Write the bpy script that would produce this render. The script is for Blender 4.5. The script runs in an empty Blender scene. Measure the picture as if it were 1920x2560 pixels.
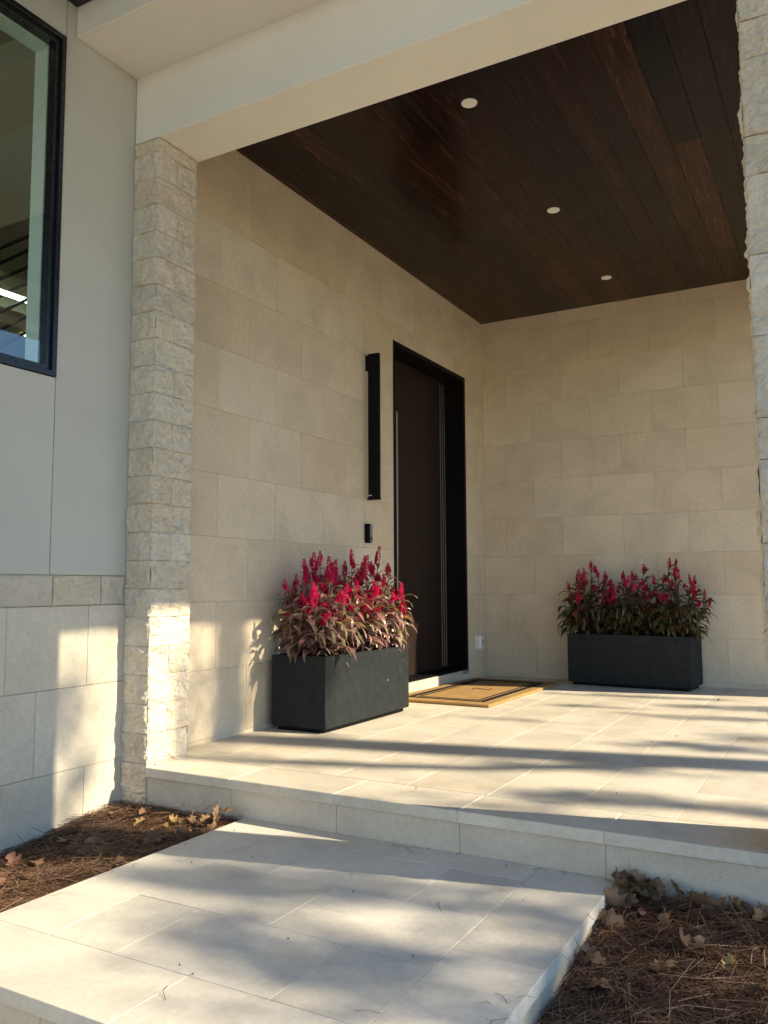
import bpy, bmesh, math, random
import numpy as np
from mathutils import Vector, Matrix, Euler, noise

random.seed(7); rng = np.random.default_rng(7)
SC = bpy.context.scene
COL = SC.collection

# ------------------------------------------------------------------ camera
CAM_H = 0.725
FPX = 2065.77                        # focal length in pixels of the 1920 x 2560 photograph
YAW, PITCH, ROLL = math.radians(-29.163), math.radians(5.143), math.radians(-0.259)
cf = Vector((math.sin(YAW) * math.cos(PITCH), math.cos(YAW) * math.cos(PITCH), math.sin(PITCH)))
cr0 = Vector((math.cos(YAW), -math.sin(YAW), 0)); cu0 = cr0.cross(cf)
cr = math.cos(ROLL) * cr0 + math.sin(ROLL) * cu0; cu = cr.cross(cf)
cam = bpy.data.cameras.new('camera'); camo = bpy.data.objects.new('camera', cam); COL.objects.link(camo)
cam.sensor_fit = 'VERTICAL'; cam.sensor_height = 36.0; cam.sensor_width = 27.0
cam.lens = FPX / 2560 * 36.0; cam.clip_start = 0.05; cam.clip_end = 1000
camo.matrix_world = Matrix(((cr.x, cu.x, -cf.x, 0), (cr.y, cu.y, -cf.y, 0), (cr.z, cu.z, -cf.z, CAM_H), (0, 0, 0, 1)))
SC.camera = camo
SC.render.resolution_x, SC.render.resolution_y = 768, 1024

# ------------------------------------------------------------------ sky, sun, exposure
SUN = Vector((1.0, 0.235, 0.65)).normalized()       # towards the sun
EL = math.asin(SUN.z); AZ = math.atan2(SUN.x, SUN.y)
W = bpy.data.worlds.new('World'); SC.world = W; W.use_nodes = True
wn = W.node_tree.nodes; wl = W.node_tree.links
bg = wn['Background']; sky = wn.new('ShaderNodeTexSky'); sky.sky_type = 'NISHITA'; sky.sun_disc = False
sky.sun_elevation = EL; sky.sun_rotation = AZ; sky.air_density = 1.0; sky.dust_density = 0.0; sky.ozone_density = 4.5
wl.new(sky.outputs[0], bg.inputs[0]); bg.inputs[1].default_value = 0.15
sl = bpy.data.lights.new('sun', 'SUN'); so = bpy.data.objects.new('sun', sl); COL.objects.link(so)
sl.energy = 4.4; sl.angle = math.radians(0.55); sl.color = (1.0, 0.87, 0.65)
so.rotation_euler = (-SUN).to_track_quat('-Z', 'Y').to_euler(); so.location = (9, 2, 8)
SC.view_settings.view_transform = 'Standard'; SC.view_settings.look = 'None'
SC.view_settings.gamma = 1.0; SC.view_settings.use_curve_mapping = False
SC.view_settings.exposure = 1.1
SC.cycles.max_bounces = 10; SC.cycles.diffuse_bounces = 6; SC.cycles.transparent_max_bounces = 12

# ------------------------------------------------------------------ helpers
def ray(x, y):
    return cf * FPX + cr * (x - 960) - cu * (y - 1280)
def on_z(x, y, z):
    d = ray(x, y); return Vector((0, 0, CAM_H)) + d * ((z - CAM_H) / d.z)
def on_x(x, y, X):
    d = ray(x, y); return Vector((0, 0, CAM_H)) + d * (X / d.x)
def on_y(x, y, Y):
    d = ray(x, y); return Vector((0, 0, CAM_H)) + d * (Y / d.y)

def link(name, me, mat=None, parent=None, loc=(0, 0, 0), rot=None):
    o = bpy.data.objects.new(name, me); COL.objects.link(o)
    if mat is not None and me is not None and not me.materials: me.materials.append(mat)
    o.location = loc
    if rot is not None: o.rotation_euler = rot
    if parent is not None: o.parent = parent
    return o
def tag(o, label=None, cat=None, group=None, kind=None):
    if label: o['label'] = label
    if cat: o['category'] = cat
    if group: o['group'] = group
    if kind: o['kind'] = kind
    return o
def empty(name, loc=(0, 0, 0), rot=None):
    o = link(name, None, None, None, loc, rot); o.empty_display_size = 0.1; return o
def mesh(name, v, f, smooth=False):
    me = bpy.data.meshes.new(name); me.from_pydata([tuple(p) for p in v], [], f); me.update()
    if smooth: me.polygons.foreach_set('use_smooth', [True] * len(me.polygons))
    return me
_boxes = {}
def box_mesh(dx, dy, dz, c=0.0015, mat=None):
    """box centred on the origin with chamfered edges"""
    key = (round(dx, 4), round(dy, 4), round(dz, 4), c, mat.name if mat else '')
    if key in _boxes: return _boxes[key]
    bm = bmesh.new(); bmesh.ops.create_cube(bm, size=1.0)
    for v in bm.verts: v.co = Vector((v.co.x * dx, v.co.y * dy, v.co.z * dz))
    if c > 0: bmesh.ops.bevel(bm, geom=bm.edges[:], offset=min(c, dx * .3, dy * .3, dz * .3), segments=1, affect='EDGES')
    me = bpy.data.meshes.new('box'); bm.to_mesh(me); bm.free()
    if mat: me.materials.append(mat)
    _boxes[key] = me; return me
def box(name, x0, x1, y0, y1, z0, z1, mat, parent=None, c=0.0015):
    me = box_mesh(abs(x1 - x0), abs(y1 - y0), abs(z1 - z0), c, mat)
    return link(name, me, None, parent, ((x0 + x1) / 2, (y0 + y1) / 2, (z0 + z1) / 2))
def boxes(name, lst, mat, parent=None, c=0.0):
    """several boxes of one and the same part in one mesh"""
    bm = bmesh.new()
    for x0, x1, y0, y1, z0, z1 in lst:
        r = bmesh.ops.create_cube(bm, size=1.0)
        for v in r['verts']:
            v.co = Vector(((x0 + x1) / 2 + v.co.x * (x1 - x0), (y0 + y1) / 2 + v.co.y * (y1 - y0), (z0 + z1) / 2 + v.co.z * (z1 - z0)))
    if c: bmesh.ops.bevel(bm, geom=bm.edges[:], offset=c, segments=1, affect='EDGES')
    me = bpy.data.meshes.new(name); bm.to_mesh(me); bm.free()
    return link(name, me, mat, parent)
def tube(pts, rad, n=8, cap=True):
    v, f = [], []
    for i, p in enumerate(pts):
        p = Vector(p); a = Vector(pts[max(i - 1, 0)]); b = Vector(pts[min(i + 1, len(pts) - 1)])
        t = (b - a).normalized(); s = t.orthogonal().normalized(); q = t.cross(s)
        if i and abs(s.dot(ps)) < .999:
            s = (ps - t * ps.dot(t)).normalized(); q = t.cross(s)
        ps = s
        r = rad[i] if hasattr(rad, '__len__') else rad
        for k in range(n):
            an = 2 * math.pi * k / n; v.append(p + s * (r * math.cos(an)) + q * (r * math.sin(an)))
    for i in range(len(pts) - 1):
        for k in range(n):
            f.append((i * n + k, i * n + (k + 1) % n, (i + 1) * n + (k + 1) % n, (i + 1) * n + k))
    if cap: f.append(tuple(range(n))[::-1]); f.append(tuple(range((len(pts) - 1) * n, len(pts) * n)))
    return v, f

# ------------------------------------------------------------------ materials
class NT:
    def __init__(s, name):
        s.m = bpy.data.materials.new(name); s.m.use_nodes = True; s.t = s.m.node_tree
        s.b = s.t.nodes['Principled BSDF']; s.out = s.t.nodes['Material Output']
    def n(s, typ, **kw):
        nd = s.t.nodes.new('ShaderNode' + typ)
        for k, v in kw.items():
            if k.startswith('i_'):
                key = k[2:]; key = int(key) if key.isdigit() else key.replace('_', ' ')
                nd.inputs[key].default_value = v
            else: setattr(nd, k, v)
        return nd
    def l(s, a, b): s.t.links.new(a, b)
    def coords(s, scale=(1, 1, 1), shift=True):
        tc = s.n('TexCoord'); oi = s.n('ObjectInfo')
        mp = s.n('Mapping'); mp.inputs['Scale'].default_value = scale
        s.l(tc.outputs['Object'], mp.inputs['Vector'])
        if shift:
            mu = s.n('Math', operation='MULTIPLY'); mu.inputs[1].default_value = 137.0
            s.l(oi.outputs['Random'], mu.inputs[0])
            cx = s.n('CombineXYZ'); s.l(mu.outputs[0], cx.inputs[0]); s.l(mu.outputs[0], cx.inputs[1]); s.l(mu.outputs[0], cx.inputs[2])
            s.l(cx.outputs[0], mp.inputs['Location'])
        return mp.outputs[0], oi.outputs['Random']
    def noise(s, vec, scale, detail=4, rough=.55, dist=0):
        nd = s.n('TexNoise'); nd.inputs['Scale'].default_value = scale; nd.inputs['Detail'].default_value = detail
        nd.inputs['Roughness'].default_value = rough; nd.inputs['Distortion'].default_value = dist
        s.l(vec, nd.inputs['Vector']); return nd.outputs['Fac']
    def ramp(s, fac, stops):
        r = s.n('ValToRGB'); el = r.color_ramp.elements
        while len(el) > 1: el.remove(el[-1])
        el[0].position = stops[0][0]; el[0].color = tuple(stops[0][1]) + (1,)
        for p, c in stops[1:]:
            e = el.new(p); e.color = tuple(c) + (1,)
        s.l(fac, r.inputs[0]); return r.outputs[0]
    def mix(s, fac, a, b, mode='MIX'):
        m = s.n('MixRGB', blend_type=mode)
        for sock, val in ((m.inputs[0], fac), (m.inputs[1], a), (m.inputs[2], b)):
            if isinstance(val, (int, float)): sock.default_value = val
            elif isinstance(val, tuple): sock.default_value = val + (1,) if len(val) == 3 else val
            else: s.l(val, sock)
        return m.outputs[0]
    def bump(s, h, strength=.3, dist=.01, nrm=None):
        b = s.n('Bump'); b.inputs['Strength'].default_value = strength; b.inputs['Distance'].default_value = dist
        s.l(h, b.inputs['Height'])
        if nrm is not None: s.l(nrm, b.inputs['Normal'])
        return b.outputs[0]
    def set(s, col=None, rough=None, spec=None, metal=None, nrm=None):
        for key, val in (('Base Color', col), ('Roughness', rough), ('Specular IOR Level', spec), ('Metallic', metal), ('Normal', nrm)):
            if val is None: continue
            if isinstance(val, (int, float)): s.b.inputs[key].default_value = val
            elif isinstance(val, tuple): s.b.inputs[key].default_value = val + (1,)
            else: s.l(val, s.b.inputs[key])
        return s.m
G = lambda v: (v, v, v)

def limestone(name, tones, mott=.16, rough=.62, pit=.25, stain=(.42, .33, .2), stain_amt=.25):
    t = NT(name); v, rnd = t.coords()
    base = t.ramp(rnd, [(i / max(1, len(tones) - 1), c) for i, c in enumerate(tones)])
    big = t.noise(v, 3.2, 5, .55, .6)
    c = t.mix(1.0, base, t.ramp(big, [(.28, G(1 - mott)), (.5, G(1.0)), (.75, G(1 + mott * .7))]), 'MULTIPLY')
    st = t.noise(v, 1.7, 6, .62, 1.1)
    sf = t.ramp(st, [(.55, G(0)), (.78, G(stain_amt))])
    c = t.mix(sf, c, stain)
    fine = t.noise(v, 55, 6, .65)
    c = t.mix(1.0, c, t.ramp(fine, [(.3, G(.9)), (.7, G(1.08))]), 'MULTIPLY')
    vo = t.n('TexVoronoi'); vo.inputs['Scale'].default_value = 38; t.l(v, vo.inputs['Vector'])
    gate = t.noise(v, 9, 3)
    pf = t.mix(1.0, t.ramp(vo.outputs['Distance'], [(.06, G(1)), (.16, G(0))]), t.ramp(gate, [(.55, G(0)), (.68, G(pit))]), 'MULTIPLY')
    c = t.mix(pf, c, (.30, .25, .18))
    n1 = t.bump(t.noise(v, 120, 5, .6), .12, .002)
    n2 = t.bump(big, .08, .01, n1)
    return t.set(c, t.ramp(fine, [(.3, G(rough - .08)), (.7, G(rough + .12))]), .35, None, n2)

M = {}
M['wall_stone'] = limestone('wall_limestone', [(.635, .51, .345), (.665, .545, .38), (.65, .525, .36), (.69, .58, .42), (.64, .515, .35)], .13)
M['base_stone'] = limestone('base_limestone', [(.59, .515, .385), (.64, .565, .435), (.615, .54, .41)], .10, pit=.6)
M['floor_stone'] = limestone('floor_limestone', [(.60, .535, .42), (.65, .585, .465), (.62, .56, .44)], .19, .5, .4, (.50, .37, .21), .48)
M['slab_stone'] = limestone('slab_limestone', [(.62, .575, .485), (.655, .61, .52), (.635, .59, .50)], .15, .55, .5, (.50, .39, .24), .42)
M['riser_stone'] = limestone('riser_limestone', [(.55, .48, .37), (.59, .52, .405)], .16, .6, .6, (.42, .33, .21), .35)

def rough_stone():
    t = NT('split_face_stone'); v, rnd = t.coords()
    base = t.ramp(rnd, [(0, (.63, .55, .425)), (.35, (.70, .62, .48)), (.7, (.66, .56, .41)), (1, (.72, .645, .515))])
    big = t.noise(v, 7, 6, .6, .8)
    c = t.mix(1.0, base, t.ramp(big, [(.3, G(.86)), (.55, G(1.0)), (.75, G(1.07))]), 'MULTIPLY')
    st = t.noise(v, 9, 5, .6, 1.5)
    c = t.mix(t.ramp(st, [(.60, G(0)), (.74, G(.55))]), c, (.45, .31, .15))
    gr = t.noise(v, 14, 6, .65, 1.0)
    c = t.mix(t.ramp(gr, [(.58, G(0)), (.76, G(.5))]), c, (.33, .31, .29))
    n1 = t.bump(t.noise(v, 45, 8, .65, .5), .8, .012)
    n2 = t.bump(t.noise(v, 160, 5, .6), .3, .003, n1)
    return t.set(c, .75, .3, None, n2)
M['rough'] = rough_stone()

def plaster(name, col, bumpy=.12):
    t = NT(name); v, rnd = t.coords(shift=False)
    c = t.mix(1.0, col, t.ramp(t.noise(v, 1.6, 5, .6, .5), [(.3, G(.94)), (.7, G(1.05))]), 'MULTIPLY')
    c = t.mix(1.0, c, t.ramp(t.noise(v, 180, 3), [(.3, G(.96)), (.7, G(1.03))]), 'MULTIPLY')
    return t.set(c, .82, .25, None, t.bump(t.noise(v, 420, 3, .7), bumpy, .0015))
M['stucco'] = plaster('facade_panel_paint', (.565, .545, .465), .3)
M['cream'] = plaster('beam_plaster', (.80, .755, .665), .08)
M['grout'] = plaster('grout', (.60, .54, .43), .1)
M['interior'] = plaster('interior_paint', (.50, .43, .31), .03)
M['interior_white'] = plaster('interior_trim_paint', (.78, .78, .74), .02)

def wood():
    t = NT('stained_plank'); v, rnd = t.coords((9, .55, 9))
    base = t.ramp(rnd, [(0, (.009, .0042, .0032)), (.3, (.024, .0085, .0055)), (.5, (.006, .0036, .0032)), (.72, (.050, .0165, .0085)), (.86, (.008, .0042, .0034)), (1, (.018, .0072, .0048))])
    g = t.noise(v, 3.4, 8, .62, 1.4)
    fine = t.noise(v, 16, 6, .6, .3)
    c = t.mix(1.0, base, t.ramp(g, [(.28, G(.35)), (.5, G(1.0)), (.66, G(2.0)), (.8, G(1.0))]), 'MULTIPLY')
    c = t.mix(1.0, c, t.ramp(fine, [(.3, G(.75)), (.7, G(1.3))]), 'MULTIPLY')
    return t.set(c, t.ramp(g, [(.3, G(.18)), (.7, G(.30))]), .24)
M['wood'] = wood()

def door_wood():
    t = NT('door_dark_veneer'); v, rnd = t.coords((1, 24, 1), False)
    g = t.noise(v, 3, 5, .6, .2)
    c = t.ramp(g, [(.3, (.016, .0095, .007)), (.55, (.024, .0145, .011)), (.75, (.033, .019, .014))])
    wv = t.n('TexWave', wave_type='BANDS', bands_direction='Y'); wv.inputs['Scale'].default_value = 1.6; wv.inputs['Distortion'].default_value = .0
    t.l(v, wv.inputs['Vector'])
    return t.set(c, .45, .18, None, t.bump(wv.outputs['Fac'], .12, .002))
M['door'] = door_wood()

def plain(name, col, rough=.5, metal=0.0, spec=.5, grain=0.0, scale=60, var=.15):
    t = NT(name); v, rnd = t.coords()
    c = t.mix(1.0, col, t.ramp(t.noise(v, scale * .1, 4), [(.3, G(1 - var)), (.7, G(1 + var))]), 'MULTIPLY')
    nz = t.noise(v, scale, 4)
    return t.set(c, t.ramp(nz, [(.3, G(max(.02, rough - .06))), (.7, G(rough + .08))]), spec, metal, t.bump(nz, grain, .002) if grain else None)
M['bronze'] = plain('dark_bronze_metal', (.006, .0045, .004), .5, 0, .15)
M['black_metal'] = plain('black_powder_coat', (.004, .004, .0044), .55, 0, .15, .05, 300)
M['window_metal'] = plain('black_window_frame', (.008, .010, .013), .30, 0, .5)
M['steel'] = plain('brushed_steel', (.42, .37, .31), .34, 1.0)
M['planter'] = plain('charcoal_fibreglass', (.018, .0215, .022), .6, 0, .15, .12, 260, .22)
M['soil'] = plain('potting_soil', (.018, .012, .009), .95, 0, .1, .8, 40, .4)
M['white'] = plain('white_plastic', (.84, .82, .78), .42, 0, .4, 0, 60, .03)
M['lamp_lens'] = plain('frosted_lens', (.80, .77, .70), .35, 0, .5, 0, 60, .03)
M['dark_soffit'] = plain('dark_eave_metal', (.012, .014, .018), .4, 0, .5)
M['roof'] = plain('roof_membrane', (.10, .10, .10), .8)
M['grey_trim'] = plain('grey_switch_trim', (.22, .21, .19), .4)

def coir(name, a, b):
    t = NT(name); v, rnd = t.coords(shift=False)
    c = t.ramp(t.noise(v, 260, 4, .7), [(.3, a), (.7, b)])
    c = t.mix(1.0, c, t.ramp(t.noise(v, 9, 4), [(.3, G(.85)), (.7, G(1.1))]), 'MULTIPLY')
    return t.set(c, .95, .1, None, t.bump(t.noise(v, 330, 4, .7), .8, .004))
M['coir'] = coir('coir_fibre', (.30, .175, .065), (.48, .30, .125))
M['coir_black'] = coir('black_coir', (.010, .011, .011), (.03, .031, .03))

def glass():
    t = NT('green_tinted_glass'); t.t.nodes.remove(t.b)
    tr = t.n('BsdfTransparent'); tr.inputs[0].default_value = (.84, .93, .89, 1)
    gl = t.n('BsdfGlossy'); gl.inputs['Roughness'].default_value = .0; gl.inputs[0].default_value = (1, 1, 1, 1)
    lw = t.n('LayerWeight'); pw5 = t.n('Math', operation='POWER'); pw5.inputs[1].default_value = 5.0; t.l(lw.outputs['Facing'], pw5.inputs[0])
    fr = t.n('Math', operation='MULTIPLY_ADD'); fr.inputs[1].default_value = .93; fr.inputs[2].default_value = .055; t.l(pw5.outputs[0], fr.inputs[0])
    mx = t.n('MixShader'); t.l(fr.outputs[0], mx.inputs[0]); t.l(tr.outputs[0], mx.inputs[1]); t.l(gl.outputs[0], mx.inputs[2])
    t.l(mx.outputs[0], t.out.inputs['Surface']); return t.m
M['glass'] = glass()
def emit(name, col, s):
    t = NT(name); t.b.inputs['Emission Color'].default_value = col + (1,); t.b.inputs['Emission Strength'].default_value = s
    return t.set((.8, .8, .8), .5)
M['led'] = emit('led_strip_light', (.85, 1.0, .88), 9.0)
M['warm_led'] = emit('warm_downlight', (1.0, .85, .5), 14.0)

def leafy(name, stops, rough=.42, trans=.25, back=None, spec=.5, veins=True):
    t = NT(name); v, rnd = t.coords()
    c = t.ramp(rnd, stops)
    c = t.mix(1.0, c, t.ramp(t.noise(v, 30, 4), [(.3, G(.72)), (.7, G(1.25))]), 'MULTIPLY')
    t.set(c, rough, spec, None, t.bump(t.noise(v, 70, 4), .35, .004))
    tl = t.n('BsdfTranslucent'); t.l(c, tl.inputs[0])
    mx = t.n('MixShader'); mx.inputs[0].default_value = trans
    t.l(t.b.outputs[0], mx.inputs[1]); t.l(tl.outputs[0], mx.inputs[2]); t.l(mx.outputs[0], t.out.inputs['Surface'])
    return t.m
M['celosia_leaf'] = leafy('celosia_leaf_green_maroon', [(0, (.13, .12, .055)), (.2, (.22, .15, .10)), (.5, (.29, .135, .125)), (.75, (.32, .18, .16)), (.93, (.21, .18, .08)), (1, (.40, .20, .06))], .36, .2, spec=.6)  # pale pinkish tones put the sunlit look of the leaves into their colour
M['celosia_leaf_green'] = leafy('celosia_leaf_olive', [(0, (.075, .085, .022)), (.35, (.095, .088, .03)), (.6, (.105, .060, .035)), (.8, (.085, .10, .026)), (.95, (.12, .065, .04)), (1, (.30, .09, .03))], .42, .2, spec=.5)  # same leaf, its look in shade put into darker olive tones
M['plume'] = leafy('celosia_plume_crimson', [(0, (.66, .012, .095)), (.5, (.80, .024, .15)), (1, (.55, .009, .065))], .6, .4, spec=.25)
M['stem'] = leafy('celosia_stem_maroon', [(0, (.10, .018, .02)), (1, (.15, .03, .03))], .5, .05)
M['dead_leaf'] = leafy('dry_oak_leaf', [(0, (.22, .13, .068)), (.3, (.29, .175, .09)), (.55, (.165, .095, .055)), (.8, (.33, .21, .11)), (1, (.20, .09, .06))], .6, .18, spec=.3)
M['yellow_leaf'] = leafy('yellow_oak_leaf', [(0, (.33, .215, .085)), (1, (.38, .255, .105))], .6, .2, spec=.3)
M['tree_leaf'] = leafy('tree_leaf', [(0, (.05, .075, .02)), (1, (.09, .10, .03))], .5, .2)
M['bark'] = plain('tree_bark', (.085, .06, .045), .9, 0, .2, .9, 30, .35)

def straw():
    t = NT('pine_straw'); at = t.n('Attribute'); at.attribute_name = 'tint'
    c = t.ramp(at.outputs['Fac'], [(0, (.045, .023, .014)), (.3, (.095, .048, .027)), (.6, (.155, .083, .045)), (.85, (.23, .135, .075)), (1, (.31, .205, .125))])
    return t.set(c, .55, .35)
M['straw'] = straw()
def mulch():
    t = NT('mulch_soil'); v, rnd = t.coords(shift=False)
    c = t.ramp(t.noise(v, 45, 8, .7, 1), [(.3, (.018, .010, .007)), (.55, (.055, .030, .018)), (.75, (.095, .055, .032))])
    return t.set(c, .95, .1, None, t.bump(t.noise(v, 60, 8, .7), 1.0, .02))
M['mulch'] = mulch()
def bounce_ground():
    t = NT('pale_gravel'); v, rnd = t.coords(shift=False)  # unseen ground, made pale to bounce sunlight onto soffit and walls
    c = t.ramp(t.noise(v, 1.2, 9, .7), [(.35, (.26, .225, .17)), (.5, (.33, .29, .225)), (.7, (.39, .345, .28))])
    return t.set(c, .95, .1, None, t.bump(t.noise(v, 20, 6), .6, .03))
M['ground'] = bounce_ground()

# ------------------------------------------------------------------ dimensions (metres; porch floor front edge z = 0)
XW, YR, YP = -2.664, 6.52, 2.525       # stone face of door wall, back wall, porch front line
ZC, ZB, ZS = 2.984, 2.68, 2.985        # ceiling, beam underside, eave soffit
YB = 2.78                              # back of the front beam
COURSES = [-.06, .015, .335, .655, .969, 1.278, 1.595, 1.909, 2.229, 2.548, 2.872, 2.995]
SLOPE = -.005
fz = lambda y: SLOPE * (y - 2.75)
D0, D1, DZ0, DZ1 = 4.909, 6.150, .062, 2.427       # door opening

# ------------------------------------------------------------------ ground
gv = [(-60, -60, -.34), (60, -60, -.34), (60, 60, -.34), (-60, 60, -.34)]
tag(link('ground', mesh('ground', gv, [(0, 1, 2, 3)]), M['ground']), kind='structure')

def hl(x, y):      # left bed height
    a = max(0, min(1, (2.5 - y) / .6)); b = max(0, min(1, (-2.0 - x) / .6))
    return -.166 - .062 * a * b - .012 * a + .010 * noise.noise((x * 6, y * 6, 0)) + .006 * noise.noise((x * 19, y * 19, 3))
def hr(x, y):      # right bed height
    a = max(0, min(1, (y - 1.9) / .6)); b = max(0, min(1, (x + .63) / .5))
    return -.235 + .055 * a + .015 * b + .014 * noise.noise((x * 5, y * 5, 5)) + .007 * noise.noise((x * 17, y * 17, 8))
def bed(name, x0, x1, y0, y1, h, n, m):
    v = [(x0 + (x1 - x0) * i / n, y0 + (y1 - y0) * j / m, h(x0 + (x1 - x0) * i / n, y0 + (y1 - y0) * j / m)) for j in range(m + 1) for i in range(n + 1)]
    f = [(j * (n + 1) + i, j * (n + 1) + i + 1, (j + 1) * (n + 1) + i + 1, (j + 1) * (n + 1) + i) for j in range(m) for i in range(n)]
    return tag(link(name, mesh(name, v, f, True), M['mulch']), kind='structure')
bed('mulch_bed', XW - .01, -2.0, .6, 2.545, hl, 40, 90)
bed('mulch_bed', -.66, 1.6, .5, 2.545, hr, 90, 80)

# ------------------------------------------------------------------ porch floor, step, landing
porch = tag(boxes('porch_floor', [(-2.95, 1.0, 2.76, 6.7, -.34, -.030), (-2.67, 1.0, 2.5335, 2.77, -.34, -.037), (-2.515, 1.0, 2.5175, 2.77, -.0365, -.0025)], M['grout']), kind='structure')
gap = .0008
xs = [-2.70, -2.39, -2.075, -1.76, -1.445, -1.128, -.812, -.497, -.182, .133, .448, .763, 1.0]
first = [3.37, 3.56, 3.36, 3.07, 3.45, 3.24, 3.42, 3.14, 3.47, 3.2, 3.4, 3.1]
tilt = math.atan(SLOPE)
for i in range(len(xs) - 1):
    ys = [2.7515]; y = first[i]
    while y < 6.62: ys.append(y); y += .634
    ys.append(6.66)
    for a, b in zip(ys[:-1], ys[1:]):
        me = box_mesh(xs[i + 1] - xs[i] - 2 * gap, b - a - 2 * gap, .03, .0009, M['floor_stone'])
        link('floor_tile', me, None, porch, ((xs[i] + xs[i + 1]) / 2, (a + b) / 2, fz((a + b) / 2) - .015 + random.uniform(-.0004, .0004)), (tilt, 0, 0))
cx = [-2.516, -2.08, -1.61, -1.137, -.664, -.19, .28, .75, 1.0]
for a, b in zip(cx[:-1], cx[1:]):
    box('coping_stone', a + gap, b - gap, 2.515, 2.7495, -.038, 0.0, M['floor_stone'], porch, .0022)
    box('riser_stone', a + gap, b - gap, 2.530, 2.552, -.36, -.0385, M['riser_stone'], porch, .0015)

ZL = -.137
walk = tag(boxes('walkway', [(-2.005, -.642, 1.26, 2.55, -.42, ZL - .034)], M['grout']), kind='structure')
xl0, xl1, xr0, xr1 = -2.015, -1.787, -.866, -.632
rows = [1.233, 1.468, 1.772, 2.082, 2.391, 2.5285]
def slab(x0, x1, y0, y1):
    me = box_mesh(x1 - x0 - 2 * gap, y1 - y0 - 2 * gap, .034, .0009, M['slab_stone'])
    link('paving_slab', me, None, walk, ((x0 + x1) / 2, (y0 + y1) / 2, ZL - .017 + random.uniform(-.0006, .0006)))
for a, b in ((1.468, 1.868), (1.868, 2.5285)): slab(xl0, xl1, a, b)
for a, b in ((1.468, 1.875), (1.875, 2.5285)): slab(xr0, xr1, a, b)
for a, b in ((xl0, -1.324), (-1.324, -.866), (-.866, xr1)): slab(a, b, rows[0], rows[1])
inner = [[-1.56, -1.10], [-1.334], [-1.565, -1.10], [-1.34]]
for k in range(4):
    e = [xl1] + inner[k] + [xr0]
    for a, b in zip(e[:-1], e[1:]): slab(a, b, rows[k + 1], rows[k + 2])
for a, b in ((-2.008, -1.539), (-1.539, -1.07), (-1.07, -.64)):
    box('riser_stone', a + gap, b - gap, 1.250, 1.275, -.42, ZL - .0345, M['riser_stone'], walk)
for a, b in ((1.275, 1.70), (1.70, 2.14), (2.14, 2.53)):
    box('edge_stone', -.655, -.640, a + gap, b - gap, -.42, ZL - .0345, M['riser_stone'], walk)
    box('edge_stone', -2.007, -1.99, a + gap, b - gap, -.42, ZL - .0345, M['riser_stone'], walk)

# ------------------------------------------------------------------ the house
house = empty('house', (0, 0, 0))
tag(house, 'modern limestone house with deep covered porch, dark wood ceiling and black front door', 'house')

# --- door wall of the porch
WX0 = -2.95
pw = boxes('porch_side_wall', [(WX0, XW - .0034, 2.6, D0, -.34, 3.02), (WX0, XW - .0034, D1, 6.75, -.34, 3.02),
                               (WX0, XW - .0034, D0, D1, DZ1, 3.02), (WX0, XW - .0034, D0, D1, -.34, DZ0 - .03)], M['grout'], house)
def tile_x(name, y0, y1, z0, z1, mat, parent, X=XW, th=.022, c=.0012):
    me = box_mesh(th, y1 - y0, z1 - z0, c, mat)
    link(name, me, None, parent, (X - th / 2 + random.uniform(-.0005, .0005), (y0 + y1) / 2, (z0 + z1) / 2))
def tile_y(name, x0, x1, z0, z1, mat, parent, Y, th=.022, c=.0012):
    me = box_mesh(x1 - x0, th, z1 - z0, c, mat)
    link(name, me, None, parent, ((x0 + x1) / 2, Y + th / 2 + random.uniform(-.0005, .0005), (z0 + z1) / 2))
def poly_tile(name, pts, mat, parent, X=XW, th=.022):
    n = len(pts); v = [(X, y, z) for y, z in pts] + [(X - th, y, z) for y, z in pts]
    f = [tuple(range(n)), tuple(range(2 * n - 1, n - 1, -1))] + [(i, i + n, (i + 1) % n + n, (i + 1) % n) for i in range(n)]
    cy = sum(p[0] for p in pts) / n; cz = sum(p[1] for p in pts) / n
    me = mesh(name, [(a - X, b - cy, c - cz) for a, b, c in v], f)
    bm = bmesh.new(); bm.from_mesh(me); bmesh.ops.recalc_face_normals(bm, faces=bm.faces[:]); bm.to_mesh(me); bm.free()
    link(name, me, mat, parent, (X, cy, cz))
for r in range(len(COURSES) - 1):
    z0, z1 = COURSES[r] + .0011, COURSES[r + 1] - .0011
    if r == 0: z0 = -.06
    off = 3.107 if r % 2 == 0 else 3.345
    ys = [2.74] + [off + .4700 * k for k in range(-1, 9) if 2.8 < off + .47 * k < 6.47] + [6.535]
    for a, b in zip(ys[:-1], ys[1:]):
        a += gap; b -= gap
        if b <= D0 or a >= D1 or z0 >= DZ1: tile_x('stone_tile', a, b, z0, z1, M['wall_stone'], pw); continue
        top = z1 > DZ1
        if top:
            if a < D0 < b: poly_tile('stone_tile', [(a, z0), (D0, z0), (D0, DZ1), (b, DZ1), (b, z1), (a, z1)], M['wall_stone'], pw)
            elif a < D1 < b: poly_tile('stone_tile', [(D1, z0), (b, z0), (b, z1), (a, z1), (a, DZ1), (D1, DZ1)], M['wall_stone'], pw)
            else: tile_x('stone_tile', a, b, DZ1, z1, M['wall_stone'], pw)
        else:
            if a < D0 - .01: tile_x('stone_tile', a, D0, z0, z1, M['wall_stone'], pw)
            if b > D1 + .01: tile_x('stone_tile', D1, b, z0, z1, M['wall_stone'], pw)
# stone threshold under the door
box('threshold_stone', XW - .06, XW + .001, D0 + .002, D1 - .11, -.06, DZ0, M['riser_stone'], pw, .003)

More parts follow.
